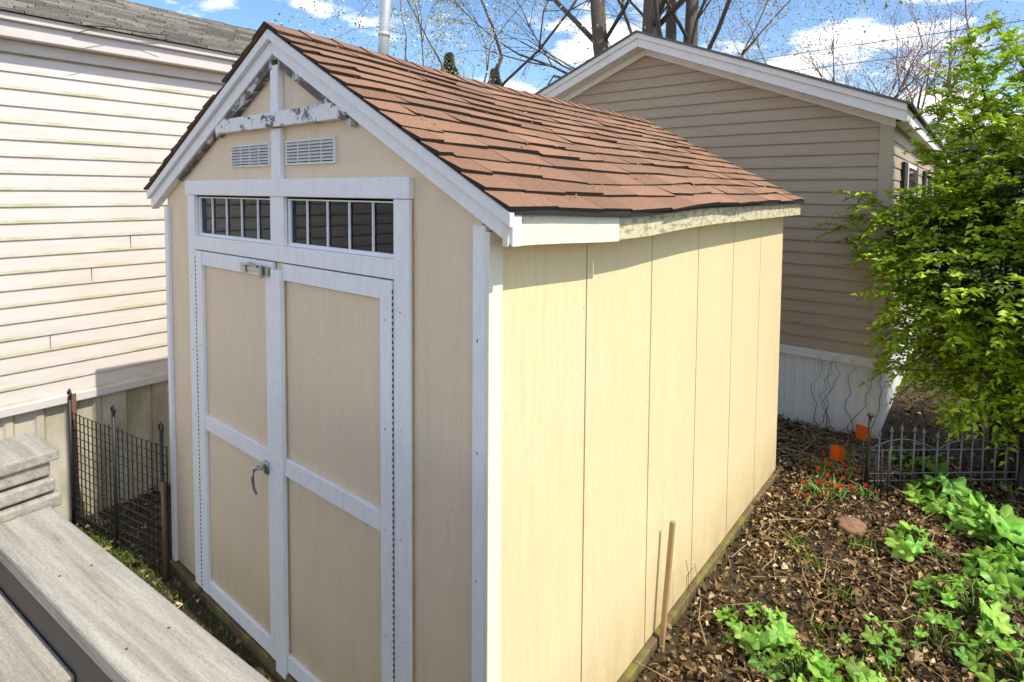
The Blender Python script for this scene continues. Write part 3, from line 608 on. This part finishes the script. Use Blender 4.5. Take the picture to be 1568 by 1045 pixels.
for (x,y,h,s_) in ((-4.2,21,11,3),(-2.0,23,10,5),(-.3,24,10,6),(1.6,27,11,8),(-3.0,30,12,9),(3.5,26,10,12),(2.6,21,9,14)):
    tree('bare_tree',(x,y,-.1),h,.15,s_,levels=5,nchild=(3,4),twigcol=(.28,.17,.13),leafcol=(.50,.24,.18),nleaf=2600,leafsize=.06,spread=.5,ratio=.64,leafjit=.12)
tree('bare_tree',(-16,3,-.1),10,.15,22,levels=5,nchild=(3,3),twigcol=(.24,.14,.12),leafcol=(.33,.12,.1),nleaf=3000,leafsize=.06)
for (x,y,h,s_) in ((-41.5,41.2,16.5,1),(-38.0,44.3,15,2)):
    rnd=np.random.default_rng(s_); n=5000; z=rnd.uniform(.15,1,n)**.8; a=rnd.uniform(0,6.283,n); r=(1-z)**.7*h*.16*rnd.uniform(.3,1,n)*(1+.35*np.sin(z*38)); P=np.stack([x+r*np.cos(a),y+r*np.sin(a),z*h],1)
    e=empty('spruce_tree'); D=np.stack([np.cos(a),np.sin(a),-.3+0*a],1); Cc=np.array((.13,.17,.12))*rnd.uniform(.5,1.5,(n,1))
    leaves('needles',P,D,rnd.normal(size=(n,3)),np.full(n,.45),np.full(n,.2),Cc,m_fleaf,e); mb=MB(); mb.tube([(x,y,-.1),(x,y,h*.95)],[.25,.03],8); mb.build('trunk',m_bark,e)
n=40000; a=RNG.uniform(0,1,n); X=-45+a*70; Yb=48+RNG.normal(0,3,n); top=5.5+1.6*np.sin(X*.35)+1.2*np.sin(X*1.1+2); Z=RNG.uniform(0,1,n)**.8*top
P=np.stack([X,Yb,Z],1); Cc=np.array([(.13,.10,.075),(.10,.13,.05),(.17,.13,.10)])[RNG.integers(0,3,n)]*RNG.uniform(.6,1.3,(n,1))
leaves('distant_tree_line',P,RNG.normal(size=(n,3)),RNG.normal(size=(n,3)),np.full(n,.45),np.full(n,.2),Cc,m_fleaf)
# ------------------------------------------------------------------ SHRUB
def shrub(name,cx,cy,cz,rx,ry,rz2,nt_,nl,seed,ls=.062,shoots=()):
    rg=np.random.default_rng(seed); rnd=random.Random(seed); e=empty(name); mb=MB()
    P=[];D=[];Cl=[]
    for i in range(30):
        a=rnd.uniform(0,6.283); x=cx+math.cos(a)*rx*.7*rnd.random(); y=cy+math.sin(a)*ry*.7*rnd.random(); b0=Vector((cx+rnd.uniform(-.3,.3),cy+rnd.uniform(-.2,.2),-.08))
        mb.tube([b0,b0.lerp(Vector((x,y,1.2)),.5)+Vector((rnd.uniform(-.1,.1),0,0)),Vector((x,y,1.4)),Vector((x+rnd.uniform(-.3,.3),y,cz+rz2*.7))],[.024,.018,.012,.005],5,0,(.06,.045,.03))
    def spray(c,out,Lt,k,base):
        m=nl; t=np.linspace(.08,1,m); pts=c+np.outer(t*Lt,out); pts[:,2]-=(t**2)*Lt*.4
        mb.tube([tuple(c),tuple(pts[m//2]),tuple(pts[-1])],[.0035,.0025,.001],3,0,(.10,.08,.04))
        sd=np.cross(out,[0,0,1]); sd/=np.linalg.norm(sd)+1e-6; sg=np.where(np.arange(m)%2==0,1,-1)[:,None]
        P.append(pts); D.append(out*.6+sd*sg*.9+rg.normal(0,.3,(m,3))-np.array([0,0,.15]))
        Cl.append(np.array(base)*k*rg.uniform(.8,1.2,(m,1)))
    for i in range(nt_):
        u=rg.normal(size=3); u/=np.linalg.norm(u); lump=(1+.26*math.sin(4*u[0]+6*u[2]+seed)+.17*math.sin(9*u[2]+5*u[1]))
        q=rg.uniform(.25,1.0)**.55; rad=q*lump
        c=np.array([cx+u[0]*rx*rad,cy+u[1]*ry*rad,cz+u[2]*rz2*rad]); 
        if c[2]<.25: continue
        if c[0]<XR+.12 and c[1]>YH-.12: continue
        out=np.array([u[0],u[1],u[2]*.4+.25])+rg.normal(0,.4,3); out/=np.linalg.norm(out)
        w=np.clip((q-.50)/.4,0,1); base=np.array((.03,.06,.010))*(1-w)+np.array((.47,.66,.035))*w  # inner leaves coloured near black, painting the shade inside the shrub
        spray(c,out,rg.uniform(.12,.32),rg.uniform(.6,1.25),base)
    for (x,y,z,dx,dy,dz,L) in shoots:
        d=np.array([dx,dy,dz]); d=d/np.linalg.norm(d); p0=np.array([x,y,z])
        mb.tube([tuple(p0-d*.5),tuple(p0+d*L*.5),tuple(p0+d*L)],[.012,.008,.003],5,0,(.12,.09,.05))
        for j in range(int(L*38)):
            t=rg.uniform(0,1)*L; o=d*.7+rg.normal(0,.6,3); o/=np.linalg.norm(o); spray(p0+d*t+rg.normal(0,.03,3),o,rg.uniform(.08,.2),rg.uniform(.8,1.2),(.50,.68,.04))
    P=np.concatenate(P);D=np.concatenate(D);Cl=np.concatenate(Cl);n=len(P); N=np.concatenate([rg.normal(0,.5,(n,2)),np.ones((n,1))],1); L=rg.uniform(.7,1.3,n)*ls
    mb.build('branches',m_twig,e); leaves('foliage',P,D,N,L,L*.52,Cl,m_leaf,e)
shrub('green_shrub',1.68,4.82,1.66,1.15,.74,1.45,4300,11,4,shoots=[(1.35,4.8,2.7,-.25,-.1,1,1.0),(1.6,4.8,2.8,.1,0,1,1.0),(1.9,4.9,2.8,.2,.0,1,1.1),(1.3,4.8,2.3,-.8,.0,.7,.6),(1.7,4.7,2.9,-.5,-.1,.9,.9),(1.0,4.5,1.6,-1,-.1,.2,.4),(1.05,4.5,1.1,-1,-.2,-.1,.45),(1.05,4.5,.85,-1,-.1,-.15,.4),(1.3,4.35,.8,-.3,-.3,-.5,.35),(1.6,4.5,.8,.2,-.3,-.5,.35),(1.0,4.55,2.0,-1,0,.1,.35)])
shrub('green_shrub',3.1,5.6,1.9,1.1,.9,1.8,1400,11,9)
# ------------------------------------------------------------------ power lines
mb=MB()
for z0,dz in ((8.2,0),(7.2,.3)):
    mb.tube([(-30+6*k,27-.4*k,z0+dz+.012*(k-5)**2) for k in range(12)],.013,4)
mb.build('power_lines',m_bwire)
# ------------------------------------------------------------------ WORLD, SUN, CAMERA
el,az=math.radians(54),math.radians(1.0)
w=bpy.data.worlds.new('World'); S.world=w; w.use_nodes=True; nt=w.node_tree; nt.nodes.clear()
out=nt.nodes.new('ShaderNodeOutputWorld'); bg=nt.nodes.new('ShaderNodeBackground'); sky=nt.nodes.new('ShaderNodeTexSky'); sky.sky_type='NISHITA'; sky.sun_disc=False
sky.sun_elevation=el; sky.sun_rotation=math.pi/2-az; sky.air_density=1.0; sky.dust_density=.6; sky.ozone_density=2.0
tc=nt.nodes.new('ShaderNodeTexCoord'); sp=nt.nodes.new('ShaderNodeSeparateXYZ'); nt.links.new(tc.outputs['Generated'],sp.inputs[0])
zz=math_(nt,'ADD',math_(nt,'MAXIMUM',sp.outputs[2],0),.16); cb=nt.nodes.new('ShaderNodeCombineXYZ')
nt.links.new(math_(nt,'DIVIDE',sp.outputs[0],zz),cb.inputs[0]); nt.links.new(math_(nt,'DIVIDE',sp.outputs[1],zz),cb.inputs[1])
no=nt.nodes.new('ShaderNodeTexNoise'); no.inputs['Scale'].default_value=1.5; no.inputs['Detail'].default_value=10; no.inputs['Roughness'].default_value=.56
ofs=nt.nodes.new('ShaderNodeMapping'); ofs.inputs['Location'].default_value=(.4,1.7,0); nt.links.new(cb.outputs[0],ofs.inputs[0]); nt.links.new(ofs.outputs[0],no.inputs['Vector'])
cm=ramp(nt,no.outputs['Fac'],.505,.59)
hs=nt.nodes.new('ShaderNodeHueSaturation'); hs.inputs['Saturation'].default_value=1.15; hs.inputs['Value'].default_value=1.45; nt.links.new(sky.outputs[0],hs.inputs['Color'])
col=mix(nt,cm,hs.outputs[0],(12.0,11.8,11.6,1)); nt.links.new(col,bg.inputs['Color']); bg.inputs['Strength'].default_value=.15; nt.links.new(bg.outputs[0],out.inputs[0])
sl_=bpy.data.lights.new('sun','SUN'); sl_.energy=5.0; sl_.angle=math.radians(.5); sl_.color=(1,.93,.80); so=bpy.data.objects.new('sun',sl_); C.objects.link(so)
sd=Vector((math.cos(el)*math.cos(az),math.cos(el)*math.sin(az),math.sin(el))); so.rotation_euler=sd.to_track_quat('Z','Y').to_euler(); so.location=(8,0,9)
p=[1.24375,-1.42715,2.29936,0.67804,-0.05154,0.0072,887.4359,340.36256]
cd=bpy.data.cameras.new('camera'); cam=bpy.data.objects.new('camera',cd); C.objects.link(cam); S.camera=cam
cam.matrix_world=Matrix.Translation(p[:3])@(Matrix.Rotation(p[3],4,'Z')@Matrix.Rotation(math.pi/2+p[4],4,'X')@Matrix.Rotation(p[5],4,'Z'))
cd.sensor_width=36; cd.lens=36*p[6]/1568; cd.shift_y=-(522.5-p[7])/1568; cd.clip_start=.02; cd.clip_end=1000
S.view_settings.view_transform='Standard'; S.view_settings.look='None'; S.view_settings.exposure=0; S.view_settings.gamma=1
